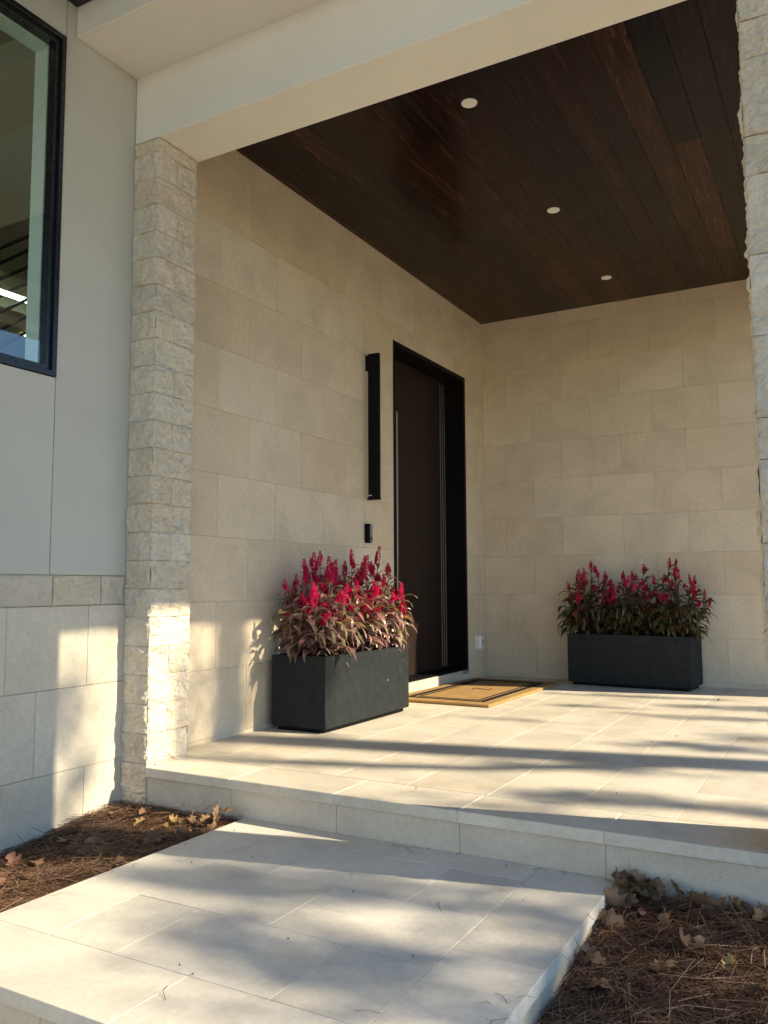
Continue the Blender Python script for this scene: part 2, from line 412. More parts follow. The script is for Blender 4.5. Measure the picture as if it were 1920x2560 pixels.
# --- back wall of the porch
bw = boxes('porch_back_wall', [(-2.95, 1.35, YR + .0034, YR + .25, -.34, 3.02)], M['grout'], house)
for r in range(len(COURSES) - 1):
    z0, z1 = COURSES[r] + .0011, COURSES[r + 1] - .0011
    if r == 0: z0 = -.06
    off = -2.222 if r % 2 else -2.462
    x = [XW + .001] + [off + .4815 * k for k in range(0, 9) if off + .4815 * k < 1.3] + [1.35]
    for a, b in zip(x[:-1], x[1:]): tile_y('stone_tile', a + gap, b - gap, z0, z1, M['wall_stone'], bw, YR)

# --- split-face stones
def rough_block(dx, dy, dz, seed, amp, faces, res=.0058):
    """box with heaved, split faces; faces = subset of '-y','+x','-x'"""
    bm = bmesh.new()
    fr = {'-y': (0, dz, dx), '+x': (0, dz, dy), '-x': (0, dz, dy)}
    def grid(o, ax, ay, nrm, lu, lv, rough):
        nu = max(2, int(lu / res)) if rough else 1; nv = max(2, int(lv / res)) if rough else 1
        vs = []
        for j in range(nv + 1):
            for i in range(nu + 1):
                p = o + ax * (lu * i / nu) + ay * (lv * j / nv)
                if rough:
                    q = p + Vector((seed * 7.31, seed * 3.17, seed * 1.7))
                    rid = 1 - abs(noise.noise(q * 16)) * 2.2
                    fac = noise.voronoi(q * 24)[0][0]
                    h = .55 * noise.noise(q * 9) + .45 * rid * noise.noise(q * 21) + .75 * (fac - .35) + .28 * noise.noise(q * 70) + .16 * noise.noise(q * 140)
                    e = min(i / nu * lu, (1 - i / nu) * lu, j / nv * lv, (1 - j / nv) * lv)
                    k = min(1, e / .007)
                    p = p + nrm * (amp * h * (.35 + .65 * k) - .0012 * (1 - k))
                vs.append(bm.verts.new(p))
        for j in range(nv):
            for i in range(nu):
                f = bm.faces.new((vs[j * (nu + 1) + i], vs[j * (nu + 1) + i + 1], vs[(j + 1) * (nu + 1) + i + 1], vs[(j + 1) * (nu + 1) + i]))
    hx, hy, hz = dx / 2, dy / 2, dz / 2
    X, Y, Z = Vector((1, 0, 0)), Vector((0, 1, 0)), Vector((0, 0, 1))
    grid(Vector((-hx, -hy, -hz)), X, Z, -Y, dx, dz, '-y' in faces)
    grid(Vector((hx, -hy, -hz)), Y, Z, X, dy, dz, '+x' in faces)
    grid(Vector((-hx, hy, -hz)), -Y, Z, -X, dy, dz, '-x' in faces)
    grid(Vector((hx, hy, -hz)), -X, Z, Y, dx, dz, False)
    grid(Vector((-hx, -hy, hz)), X, Y, Z, dx, dy, False)
    grid(Vector((-hx, hy, -hz)), X, -Y, -Z, dx, dy, False)
    me = bpy.data.meshes.new('split_stone'); bm.to_mesh(me); bm.free()
    return me
CH = .1186; Z00 = .008
pier = boxes('pilaster', [(XW - .02, -2.5275, YP + .008, 2.762, -.34, ZB - .002)], M['grout'], house)
k = -3; seed = 1
while Z00 + CH * k < ZB - .02:
    z0 = Z00 + CH * k; z1 = min(z0 + CH, ZB - .004)
    ys = [YP + .002, 2.768] if k % 2 == 0 else [YP + .002, 2.642, 2.768]
    for i, (a, b) in enumerate(zip(ys[:-1], ys[1:])):
        me = rough_block(-2.522 - XW, b - a - .0012, z1 - z0 - .0015, seed, .019, ('-y', '+x') if i == 0 else ('+x',)); seed += 1
        link('split_stone', me, M['rough'], pier, ((XW - 2.522) / 2, (a + b) / 2, (z0 + z1) / 2))
    k += 1
# right column: only its left front part is in view
column = boxes('column', [(-.19, -.04, YP + .012, YB - .012, -.06, ZB - .002)], M['grout'], house)
k = 0
while Z00 + CH * k < ZB - .02:
    n = 2 if k in (0, 2, 5, 7, 10, 12, 14, 17, 20) else 1
    z0 = Z00 + CH * k; z1 = min(z0 + CH * n, ZB - .004)
    if k == 0: z0 = -.01
    me = rough_block(.17, YB - YP - .004, z1 - z0 - .0015, seed + 50, .021, ('-y', '-x', '+x')); seed += 1
    link('split_stone', me, M['rough'], column, (-.116, (YP + YB) / 2, (z0 + z1) / 2))
    k += n

# --- facade wall with the window (same plane as the door wall)
W0, W1, WZ0, WZ1 = .55, 2.147, 1.545, 2.955
FX = -2.80
fw = boxes('facade_wall', [(FX, XW - .012, -1.5, W0, -.34, 3.6), (FX, XW - .012, W1, 2.6, -.34, 3.6), (FX, XW - .012, W0, W1, -.34, WZ0), (FX, XW - .012, W0, W1, WZ1, 3.6)], M['grout'], house)
pj = 2.1465
for n_, a, b, z0, z1 in (('wall_panel', pj + .0018, 2.56, .7755, 3.6), ('wall_panel', .5, pj - .0018, .7755, WZ0 - .002), ('wall_panel', .5, pj - .0018, WZ1 + .002, 3.6), ('wall_panel', -1.5, .497, .7755, 3.6)):
    box(n_, XW - .012, XW - .002, a, b, z0, z1, M['stucco'], fw, .0012)
ss = [1.35, 1.74, 2.162, 2.399, 2.53]
for a, b in zip(ss[:-1], ss[1:]):
    me = rough_block(.03, b - a - .003, .772 - .657, seed + 200, .014, ('+x',)); seed += 1
    link('sill_stone', me, M['rough'], fw, (XW - .017, (a + b) / 2, (.772 + .657) / 2))
for z0, z1, js in ((.338, .654, [1.50, 1.966, 2.337]), (.023, .338, [1.63, 2.101]), (-.34, .023, [1.50, 1.966, 2.336])):
    e = [1.2] + js + [2.55]
    for a, b in zip(e[:-1], e[1:]): tile_x('base_stone', a + gap, b - gap, z0 + gap, z1 - gap, M['base_stone'], fw)

# --- window
win = boxes('window', [(XW - .05, XW + .004, W1 - .022, W1 - .002, WZ0 + .002, WZ1 - .002), (XW - .05, XW + .004, W0, W1 - .022, WZ0 + .002, WZ0 + .022), (XW - .05, XW + .004, W0, W1 - .022, WZ1 - .022, WZ1 - .002),
                       (XW - .05, XW + .004, W0, W0 + .02, WZ0 + .022, WZ1 - .022)], M['window_metal'], house, .001)
sash = boxes('sash', [(XW - .055, XW - .010, W1 - .042, W1 - .0225, WZ0 + .0225, WZ1 - .0225), (XW - .055, XW - .010, W0 + .02, W1 - .0425, WZ0 + .0225, WZ0 + .042), (XW - .055, XW - .010, W0 + .02, W1 - .0425, WZ1 - .042, WZ1 - .0225)], M['window_metal'], win, .001)
box('pane', XW - .035, XW - .029, W0 + .02, W1 - .043, WZ0 + .043, WZ1 - .043, M['glass'], win, 0)
boxes('jamb_lining', [(XW - .13, XW - .056, W1 - .047, W1 - .03, WZ0 + .03, WZ1 - .03), (XW - .13, XW - .056, W0, W1 - .048, WZ1 - .050, WZ1 - .033)], M['interior_white'], win, .001)

# --- room behind the window
RX = -7.5
boxes('interior_wall', [(RX, -2.797, 6.8, 6.9, -.3, 3.6), (RX - .1, RX, -1.5, 6.9, -.3, 3.6), (RX, -2.797, -1.6, -1.5, -.3, .4), (RX, -2.797, -1.6, -1.5, 2.7, 3.6)], M['interior'], house)  # unseen near end left open, added so sky light brightens the room
boxes('interior_ceiling', [(RX, -4.9, -1.5, 6.8, 2.62, 2.72), (-4.9, -2.797, -1.5, 6.8, 3.15, 3.25), (-4.95, -4.9, -1.5, 6.8, 2.72, 3.15)], M['interior'], house)
boxes('interior_floor', [(RX, -2.797, -1.5, 6.8, -.1, 0)], M['interior'], house)

# --- beams and eave
YF = 2.207
box('front_beam', XW + .001, .02, YP - .0, YB, ZB, 3.05, M['cream'], house, .003)
box('side_beam', -.205, -.03, YB + .002, YR - .002, ZB, 3.05, M['cream'], house, .003)
box('eave_soffit', XW - .0015, 1.2, YF, YP + .1, ZS, 3.04, M['cream'], house, .002)
box('eave_fascia', XW - .001, 1.2, YF - .012, YF - .0005, ZS - .001, 3.22, M['cream'], house, .002)
box('dark_eave', XW - .001, 1.205, 1.80, YF - .013, 3.112, 3.17, M['dark_soffit'], house, .002)
box('side_eave', .025, 1.205, YF + .003, 7.6, 3.06, 3.11, M['dark_soffit'], house, .002)
boxes('roof', [(RX - .1, 1.20, -1.6, 7.6, 3.60, 3.75), (XW - .0, 1.15, YF + .01, 7.55, 3.12, 3.3)], M['roof'], house)

# --- plank ceiling
ceil = boxes('porch_ceiling', [(-2.8, .0, YB - .05, 6.7, ZC + .014, 3.055)], M['bronze'], house)
pwid = .139; x0 = -1.098 - pwid * 12
ends = {-.819: [3.298], -.680: [4.288], -2.349: [3.655], -1.793: [3.662], -1.515: [3.298]}
i = 0
while x0 + pwid * i < -.03:
    a = x0 + pwid * i; b = min(a + pwid, -.206)
    a = max(a, XW - .02)
    if b - a > .02 and a < -.206:
        ks = [v for q, v in ends.items() if abs(q - (x0 + pwid * i)) < .03]
        cuts = ks[0][:] if ks else [2.8 + random.uniform(.9, 3.2)]
        c2 = cuts[-1] + random.uniform(1.5, 2.3)
        if c2 < 6.2: cuts.append(c2)
        e = [YB - .03] + cuts + [6.53]
        for p, q in zip(e[:-1], e[1:]):
            me = box_mesh(b - a - .0014, q - p - .0013, .016, .0010, M['wood'])
            link('plank', me, None, ceil, ((a + b) / 2, (p + q) / 2, ZC + .008 + random.uniform(-.0006, .0006)))
    i += 1

# --- front door
XD = XW - .165
door = box('door', XD - .05, XD, D0 + .03, D1 - .035, DZ0 + .012, DZ1 - .035, M['door'], house, .002)
def child(o, parent):
    o.parent = parent; o.matrix_parent_inverse = parent.matrix_basis.inverted(); return o
fr_ = boxes('door_frame', [(XD - .06, XW - .002, D0 - .0, D0 + .028, DZ0, DZ1), (XD - .06, XW - .002, D1 - .033, D1, DZ0, DZ1), (XD - .06, XW - .002, D0 + .0285, D1 - .0335, DZ1 - .033, DZ1), (XD - .06, XW - .012, D0 + .0285, D1 - .0335, DZ0 + .0005, DZ0 + .011)], M['bronze'], None)
child(fr_, door)
for q in (1100.5, 1105.5, 1110.8):
    y = on_x(q, 1100, XD).y
    child(box('steel_inlay', XD - .002, XD + .002, y - .006, y + .006, DZ0 + .03, DZ1 - .06, M['steel'], None, .0005), door)
yh = on_x(991.0, 1200, XD + .05).y
hd = child(box('pull_handle', XD + .040, XD + .060, yh - .010, yh + .010, .62, 1.98, M['steel'], None, .002), door)
for z in (.75, 1.85):
    child(box('handle_post', XD - .001, XD + .041, yh - .007, yh + .007, z - .007, z + .007, M['steel'], None, .001), door)

# ------------------------------------------------------------------ fittings on the house
sc = empty('wall_sconce', (XW, 4.53, 1.283)); tag(sc, 'tall slim black linear wall sconce on limestone beside the front door', 'wall light')
def local(o, root):
    o.parent = root; o.location = Vector(o.location) - Vector(root.location); return o
local(box('lamp_body', XW + .019, XW + .102, 4.530, 4.553, 1.283, 2.226, M['black_metal'], None, .004), sc)
local(box('wall_mount', XW, XW + .0195, 4.5315, 4.5515, 2.118, 2.218, M['black_metal'], None, .002), sc)
local(box('end_cap', XW + .013, XW + .104, 4.529, 4.554, 1.274, 1.286, M['black_metal'], None, .002), sc)
local(box('maker_label', XW + .024, XW + .048, 4.5292, 4.5302, 1.300, 1.305, M['white'], None, 0), sc)

db = empty('doorbell', (XW, 4.515, 1.0)); tag(db, 'small black video doorbell on limestone below the slim sconce', 'doorbell')
local(box('housing', XW, XW + .040, 4.515, 4.552, 1.0, 1.122, M['black_metal'], None, .005), db)
local(box('face_plate', XW + .0405, XW + .0425, 4.519, 4.548, 1.006, 1.118, M['grey_trim'], None, .0008), db)
v, f = tube([(XW + .0425, 4.5335, 1.026), (XW + .0445, 4.5335, 1.026)], .009, 16)
local(link('button', mesh('button', [(a - XW, b - 4.5335, c - 1.026) for a, b, c in v], f), M['black_metal'], None, (XW, 4.5335, 1.026)), db)

ot = empty('outdoor_outlet', (XW, 6.29, .205)); tag(ot, 'white covered electrical outlet low on the wall by the door corner', 'outlet')
local(box('back_plate', XW, XW + .008, 6.290, 6.385, .203, .328, M['white'], None, .003), ot)
local(box('cover', XW + .0085, XW + .045, 6.300, 6.375, .212, .319, M['white'], None, .008), ot)
local(box('cover_slot', XW + .0452, XW + .0465, 6.325, 6.350, .232, .299, M['grey_trim'], None, .0005), ot)

for nm, y, lab in (('recessed_light', 3.423, 'round white recessed ceiling light next to the front beam'),
                   ('recessed_light', 4.701, 'round white recessed ceiling light in the middle of the wood ceiling'),
                   ('recessed_light', 5.962, 'round white recessed ceiling light next to the back limestone wall')):
    r_ = empty(nm, (-1.442, y, ZC)); tag(r_, lab, 'ceiling light', 'recessed lights in the wood ceiling')
    n = 32; prof = [(.024, .006), (.026, -.001), (.030, -.0045), (.036, -.0042), (.0378, -.0012), (.0378, .0015)]
    v = [(p * math.cos(2 * math.pi * q / n), p * math.sin(2 * math.pi * q / n), h) for p, h in prof for q in range(n)]
    f = [(a * n + q, a * n + (q + 1) % n, (a + 1) * n + (q + 1) % n, (a + 1) * n + q)[::-1] for a in range(len(prof) - 1) for q in range(n)]
    link('trim_ring', mesh('trim_ring', v, f, True), M['white'], r_)
    v = [(p * math.cos(2 * math.pi * q / n), p * math.sin(2 * math.pi * q / n), h) for p, h in ((.0278, -.0022), (.015, -.0030), (.004, -.0033)) for q in range(n)]
    f = [(a * n + q, a * n + (q + 1) % n, (a + 1) * n + (q + 1) % n, (a + 1) * n + q) for a in range(2) for q in range(n)] + [tuple(range(2 * n, 3 * n))]
    link('lens', mesh('lens', v, f, True), M['lamp_lens'], r_)

# ------------------------------------------------------------------ inside the window
YI = 3.35
rail = empty('stair_railing', (-5.2, YI, 0)); tag(rail, 'black stair railing of parallel sloping bars seen through the window', 'railing')
s_ = .1627
for (a, b), (c, d) in (((-160, 434), (560, 102)), ((-160, 670), (560, 364)), ((-160, 934), (560, 604)), ((-160, 1191), (560, 845)), ((-160, 1470), (560, 1090)), ((-160, 1727), (560, 1335)), ((-160, 200), (560, -112))):
    p = on_y(a * s_, 600 + b * s_, YI); q = on_y(c * s_, 600 + d * s_, YI)
    p = p - (q - p) * .6; q = q + (q - p) * .12
    v, f = tube([p, q], .011, 8); o = link('bar', mesh('bar', [Vector(w) - Vector((-5.2, YI, 0)) for w in v], f), M['black_metal'], rail)
v, f = tube([(0, 0, 0), (0, 0, 2.6)], .02, 8); link('post', mesh('post', [w + Vector((-.9, 0, 0)) for w in v], f), M['black_metal'], rail)
rail2 = empty('landing_railing', (-4.75, 3.0, 2.62)); tag(rail2, 'dark upper landing railing of level bars behind the window', 'railing')
for (a, b), (c, d) in (((0, 870), (215, 985)), ((0, 948), (210, 1043)), ((0, 1020), (205, 1108)), ((0, 1095), (205, 1170)), ((0, 1165), (200, 1230))):
    p = on_x(a * .4339, b * .4339, -4.75); q = on_x(c * .4339, d * .4339, -4.75); z = (p.z + q.z) / 2
    v, f = tube([(0, p.y - 1.6 - 3.0, z - 2.62), (0, q.y + .6 - 3.0, z - 2.62)], .011, 8); link('bar', mesh('bar', v, f), M['black_metal'], rail2)
p = on_z(-60, 706, 2.618); q = on_z(110, 768, 2.618)
cv = empty('cove_light', (p.x, p.y, 2.6)); tag(cv, 'thin white light strip glowing on the ceiling inside the window', 'strip light')
link('diffuser', box_mesh(.05, abs(q.y - p.y) + .4, .012, .001, M['led']), None, cv, (0, (q.y - p.y) / 2, .012))
link('channel', box_mesh(.07, abs(q.y - p.y) + .42, .010, .001, M['white']), None, cv, (0, (q.y - p.y) / 2, .0235))
p = on_z(70, 837.5, 2.615)
dl = empty('indoor_downlight', (p.x, p.y, 2.615)); tag(dl, 'small round warm downlight glowing inside the window', 'downlight')
v, f = tube([(0, 0, 0), (0, 0, .004)], .045, 20); link('lens', mesh('lens', v, f), M['warm_led'], dl)
v, f = tube([(0, 0, .0045), (0, 0, .0065)], .06, 20); link('trim_ring', mesh('trim', v, f), M['white'], dl)

# ------------------------------------------------------------------ doormat
mat_o = empty('doormat', (-2.2725, 5.44, fz(5.44)), (tilt, 0, 0))
tag(mat_o, 'tan coir doormat with black double border and letter Z before the front door', 'doormat')
MW, ML, MT = .695, 1.40, .018
link('mat_base', box_mesh(MW, ML, MT, .004, M['coir']), None, mat_o, (0, 0, MT / 2 + .0005))
def frame_mesh(hx, hy, wx, wy, h):
    o = [(-hx, -hy), (hx, -hy), (hx, hy), (-hx, hy)]; n = [(-hx + wx, -hy + wy), (hx - wx, -hy + wy), (hx - wx, hy - wy), (-hx + wx, hy - wy)]
    v = [(x, y, h) for x, y in o + n] + [(x, y, 0) for x, y in o + n]
    f = []
    for k in range(4):
        q = (k + 1) % 4
        f += [(k, q, q + 4, k + 4), (k + 8, k, q, q + 8)[::-1] if 0 else (k + 8, q + 8, q, k), (k + 4, q + 4, q + 12, k + 12)]
    return mesh('frame', v, f)
link('border_band', frame_mesh(.275, .60, .042, .040, .0016), M['coir_black'], mat_o, (0, 0, MT + .0004))
link('border_line', frame_mesh(.215, .535, .015, .018, .0016), M['coir_black'], mat_o, (0, 0, MT + .0004))
# letter Z, read by a visitor facing the door (right = +y, up = -x)
H, Wd, T = .062, .042, .011
zp = [(-Wd, H), (Wd, H), (Wd, H - T), (-Wd + .018, -H + T), (Wd, -H + T), (Wd + .0, -H), (-Wd, -H), (-Wd, -H + T), (Wd - .018, H - T), (-Wd, H - T)]
zz = [(-.042, .062), (.042, .062), (.042, .054), (-.022, -.053), (.034, -.053), (.036, -.040), (.042, -.040), (.042, -.062), (-.042, -.062), (-.042, -.054), (.022, .053), (-.034, .053), (-.036, .040), (-.042, .040)]
n = len(zz)
v = [(-b, a, .0014) for a, b in zz] + [(-b, a, 0) for a, b in zz]
f = [(i, (i + 1) % n, (i + 1) % n + n, i + n) for i in range(n)]
me = bpy.data.meshes.new('letter'); bm = bmesh.new(); bv = [bm.verts.new(p) for p in v]
top = bm.faces.new(bv[:n]); [bm.faces.new([bv[i] for i in q]) for q in f]
bmesh.ops.recalc_face_normals(bm, faces=bm.faces[:]); bmesh.ops.triangulate(bm, faces=[top]); bm.to_mesh(me); bm.free()
link('letter', me, M['coir_black'], mat_o, (0, .03, MT + .0004))

# ------------------------------------------------------------------ planters
PL, PWD, PH = .90, .33, .357
def planter(loc, rotz, label):
    r = empty('planter', loc, (0, 0, rotz)); tag(r, label, 'planter', 'rectangular planters on the porch')
    bm = bmesh.new(); t = .022
    o = [(-PWD / 2, -PL / 2), (PWD / 2, -PL / 2), (PWD / 2, PL / 2), (-PWD / 2, PL / 2)]; n = [(x - math.copysign(t, x), y - math.copysign(t, y)) for x, y in o]
    z0, z1 = .024, .024 + PH
    rings = [[(x, y, z0) for x, y in o], [(x, y, z1) for x, y in o], [(x, y, z1) for x, y in n], [(x, y, z1 - .09) for x, y in n]]
    vs = [[bm.verts.new(p) for p in q] for q in rings]
    for a in range(3):
        for k in range(4): bm.faces.new((vs[a][k], vs[a][(k + 1) % 4], vs[a + 1][(k + 1) % 4], vs[a + 1][k]))
    bm.faces.new(vs[0][::-1]); bm.faces.new(vs[3])
    bmesh.ops.bevel(bm, geom=bm.edges[:], offset=.0025, segments=2, affect='EDGES')
    bmesh.ops.recalc_face_normals(bm, faces=bm.faces[:])
    me = bpy.data.meshes.new('planter_box'); bm.to_mesh(me); bm.free()
    link('planter_box', me, M['planter'], r)
    link('plinth', box_mesh(PWD - .05, PL - .05, .024, .001, M['black_metal']), None, r, (0, 0, .0125))
    nx, ny = 10, 28; sv = []
    for j in range(ny + 1):
        for i in range(nx + 1):
            x = (-.5 + i / nx) * (PWD - .046); y = (-.5 + j / ny) * (PL - .046)
            sv.append((x, y, .024 + PH - .035 + .012 * noise.noise((x * 20, y * 20, rotz))))
    sf = [(j * (nx + 1) + i, j * (nx + 1) + i + 1, (j + 1) * (nx + 1) + i + 1, (j + 1) * (nx + 1) + i) for j in range(ny) for i in range(nx)]
    link('soil', mesh('soil', sv, sf, True), M['soil'], r)
    return r
P1 = ((-2.288 - PWD / 2, 3.492 + PL / 2, fz(3.9)), 0.0)
P2 = ((-1.412, 6.327, fz(6.3)), math.radians(90 - 5))
planter(*P1, 'sunlit charcoal rectangular planter between the stone pilaster and the doormat')
planter(*P2, 'charcoal rectangular planter in shade against the back wall')

sunp = [o for o in bpy.data.objects if o.name == 'planter'][0]
for yy, zz, hh in ((.185, .205, .014), (.193, .203, .011), (.200, .206, .012), (.375, .30, .010)):
    link('scuff_mark', box_mesh(.0006, .0028, hh, 0, M['grey_trim']), None, sunp, (PWD / 2 + .0004, yy, zz), (random.uniform(-.3, .3), 0, 0))

# leaf shapes: blade along +x, drooping
def leaf_mesh(L, Wm, droop0, droop1, fold, twist):
    n = 7; v = []; x = z = 0.0
    for i in range(n + 1):
        t = i / n; w = Wm * (math.sin(math.pi * t ** .72) ** 1.05) * (1 - .12 * t) + .0008
        if t > .55: w *= 1 - .35 * (t - .55) / .45
        a = droop0 + (droop1 - droop0) * t; tw = twist * t
        c, s = math.cos(tw), math.sin(tw)
        wav = .003 * math.sin(9 * t)
        for sg in (-1, 0, 1):
            yy = sg * w; zz = abs(sg) * w * fold + sg * wav
            v.append((x - math.sin(a) * zz * 0, yy * c - zz * s, z + yy * s + zz * c))
        x += L / n * math.cos(a); z += L / n * math.sin(a)
    f = []
    for i in range(n):
        for k in range(2): f.append((i * 3 + k, i * 3 + k + 1, i * 3 + k + 4, i * 3 + k + 3))
    me = mesh('leaf_blade', v, f, True); me.materials.append(M['celosia_leaf']); return me
def leaf_set(mat):
    rs = random.Random(5)
    A = [leaf_mesh(rs.uniform(.095, .145), rs.uniform(.0125, .0205), rs.uniform(.2, .8), rs.uniform(-1.95, -1.25), rs.uniform(.2, .5), rs.uniform(-.9, .9)) for _ in range(12)]
    B = [leaf_mesh(rs.uniform(.07, .12), rs.uniform(.005, .009), rs.uniform(.5, 1.0), rs.uniform(-1.5, -.6), rs.uniform(.3, .6), rs.uniform(-.8, .8)) for _ in range(8)]
    for m in A + B: m.materials.clear(); m.materials.append(mat)
    return A, B
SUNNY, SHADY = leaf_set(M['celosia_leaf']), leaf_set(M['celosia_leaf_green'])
def plume_mesh(h, r, seed):
    rr = random.Random(seed); v, f = [], []
    # side tufts give the ragged outline
    tufts = [(0, 0, 0, h, r)]
    for _ in range(rr.randint(3, 6)):
        a = rr.uniform(0, 6.28); z = rr.uniform(.0, .45) * h
        tufts.append((r * .75 * math.cos(a), r * .75 * math.sin(a), z, h * rr.uniform(.25, .45), r * rr.uniform(.35, .55)))
    for tx, ty, tz, th, tr in tufts:
        cnt = int(40 + 200 * (th / .12) * (tr / .018))
        for _ in range(cnt):
            t = rr.random() ** .9; a = rr.uniform(0, 6.283)
            rad = tr * (math.sin(math.pi * min(1, .12 + t * .88)) ** .6) * (1 - .45 * t) * rr.uniform(.55, 1.0)
            p = Vector((tx + rad * math.cos(a), ty + rad * math.sin(a), tz + th * t))
            d = Vector((math.cos(a), math.sin(a), rr.uniform(.4, 1.6))).normalized()
            s = rr.uniform(.0035, .0065); q = d.orthogonal().normalized(); w = d.cross(q)
            b = len(v); v += [p + q * s * .42, p - q * s * .2 + w * s * .36, p - q * s * .2 - w * s * .36, p + d * s * 1.7]
            f += [(b, b + 1, b + 3), (b + 1, b + 2, b + 3), (b + 2, b, b + 3)]
    me = mesh('plume', v, f); me.materials.append(M['plume']); return me
PLUME = [plume_mesh(random.uniform(.085, .135), random.uniform(.013, .020), s) for s in range(6)]
PLUMES = [plume_mesh(random.uniform(.035, .06), random.uniform(.008, .012), 40 + s) for s in range(4)]

def celosia(P, along, seed, leaves, label, dense, tall):
    rr = random.Random(seed); BIG, THIN = leaves
    (lx, ly, lz), rz = P
    ca, sa = math.cos(rz), math.sin(rz)
    bx, by = -sa * along, ca * along
    base = (lx + bx, ly + by, lz + .024 + PH - .04)
    root = empty('celosia_plant', base, (0, 0, rz)); tag(root, label, 'plant', 'celosia plants in the planters')
    ns = 12
    for s in range(ns):
        a = s * 2.399 + rr.uniform(-.35, .35); ra = math.sqrt((s + .4) / ns)
        tx = .185 * ra * math.cos(a); ty = .215 * ra * math.sin(a)
        hgt = tall * (1 - .50 * ra ** 2) * rr.uniform(.86, 1.08)
        sx, sy = tx * .30, ty * .35
        pts = [(sx + (tx - sx) * t ** .8, sy + (ty - sy) * t ** .8, hgt * t) for t in (0, .25, .5, .75, 1)]
        pts = [(x + rr.uniform(-.008, .008), y + rr.uniform(-.008, .008), z) for x, y, z in pts]
        v, f = tube(pts, [.0045, .004, .0035, .003, .002], 6); link('stem', mesh('stem', v, f, True), M['stem'], root)
        def at(t):
            j = min(3, int(t * 4)); u = t * 4 - j
            return [pts[j][q] + (pts[j + 1][q] - pts[j][q]) * u for q in range(3)]
        hp = rr.uniform(.7, 1.2) if leaves is SUNNY else rr.uniform(.55, 1.0)
        o = link('flower_plume', PLUME[rr.randrange(6)], None, root, (pts[4][0], pts[4][1], pts[4][2] - .018), (rr.uniform(-.15, .15) - ty * .6, rr.uniform(-.15, .15) + tx * .6, rr.uniform(0, 6.28)))
        o.scale = (hp, hp, hp * rr.uniform(.85, 1.3))
        for _ in range(rr.randint(4, 7) if leaves is SUNNY else rr.randint(1, 3)):
            p = at(rr.uniform(.45 if leaves is SUNNY else .72, .92)); an = rr.uniform(0, 6.28); sc_ = rr.uniform(.6, 1.25)
            o = link('flower_plume', PLUMES[rr.randrange(4)], None, root, (p[0] + .042 * math.cos(an), p[1] + .042 * math.sin(an), p[2] + .01), (-.4 * math.sin(an), .4 * math.cos(an), an)); o.scale = (sc_,) * 3
        nl = 20
        for k in range(nl):
            t = .06 + .88 * (k + rr.random()) / nl; p = at(t)
            an = math.atan2(ty, tx) + rr.gauss(0, 1.1)
            narrow = t > .74
            me = THIN[rr.randrange(8)] if narrow else BIG[rr.randrange(12)]
            o = link('leaf', me, None, root, (p[0] + .004 * math.cos(an), p[1] + .004 * math.sin(an), p[2]), Euler((rr.uniform(-.4, .4), rr.uniform(-.45, .25), an), 'XYZ'))
            sc_ = rr.uniform(.88, 1.32); o.scale = (sc_, sc_, sc_)
    # skirt of low leaves hanging over the rim
    for k in range(60):
        an = rr.uniform(0, 6.283); r_ = rr.uniform(.55, 1.0)
        o = link('leaf', BIG[rr.randrange(12)], None, root, (.150 * r_ * math.cos(an), .185 * r_ * math.sin(an), rr.uniform(.06, .25)), Euler((rr.uniform(-.4, .4), rr.uniform(-.1, .5), an + rr.gauss(0, .4)), 'XYZ'))
        sc_ = rr.uniform(.9, 1.25); o.scale = (sc_,) * 3
spots1 = [(-.29, 11, 'crimson celosia plant in the sunlit planter, at its end by the stone pilaster'),
          (.02, 12, 'crimson celosia plant in the middle of the sunlit planter'),
          (.32, 13, 'crimson celosia plant in the sunlit planter, at its end by the front door')]
for a, s, lab in spots1: celosia(P1, a, s, SUNNY, lab, 24, .53)
spots2 = [(.33, 21, 'shaded celosia plant in the back wall planter, at its end by the doormat'),
          (.0, 22, 'shaded celosia plant in the middle of the back wall planter'),
          (-.33, 23, 'celosia plant with sunlit leaves in the back wall planter, farthest from the door')]
for a, s, lab in spots2: celosia(P2, a, s, SHADY, lab, 24, .53)

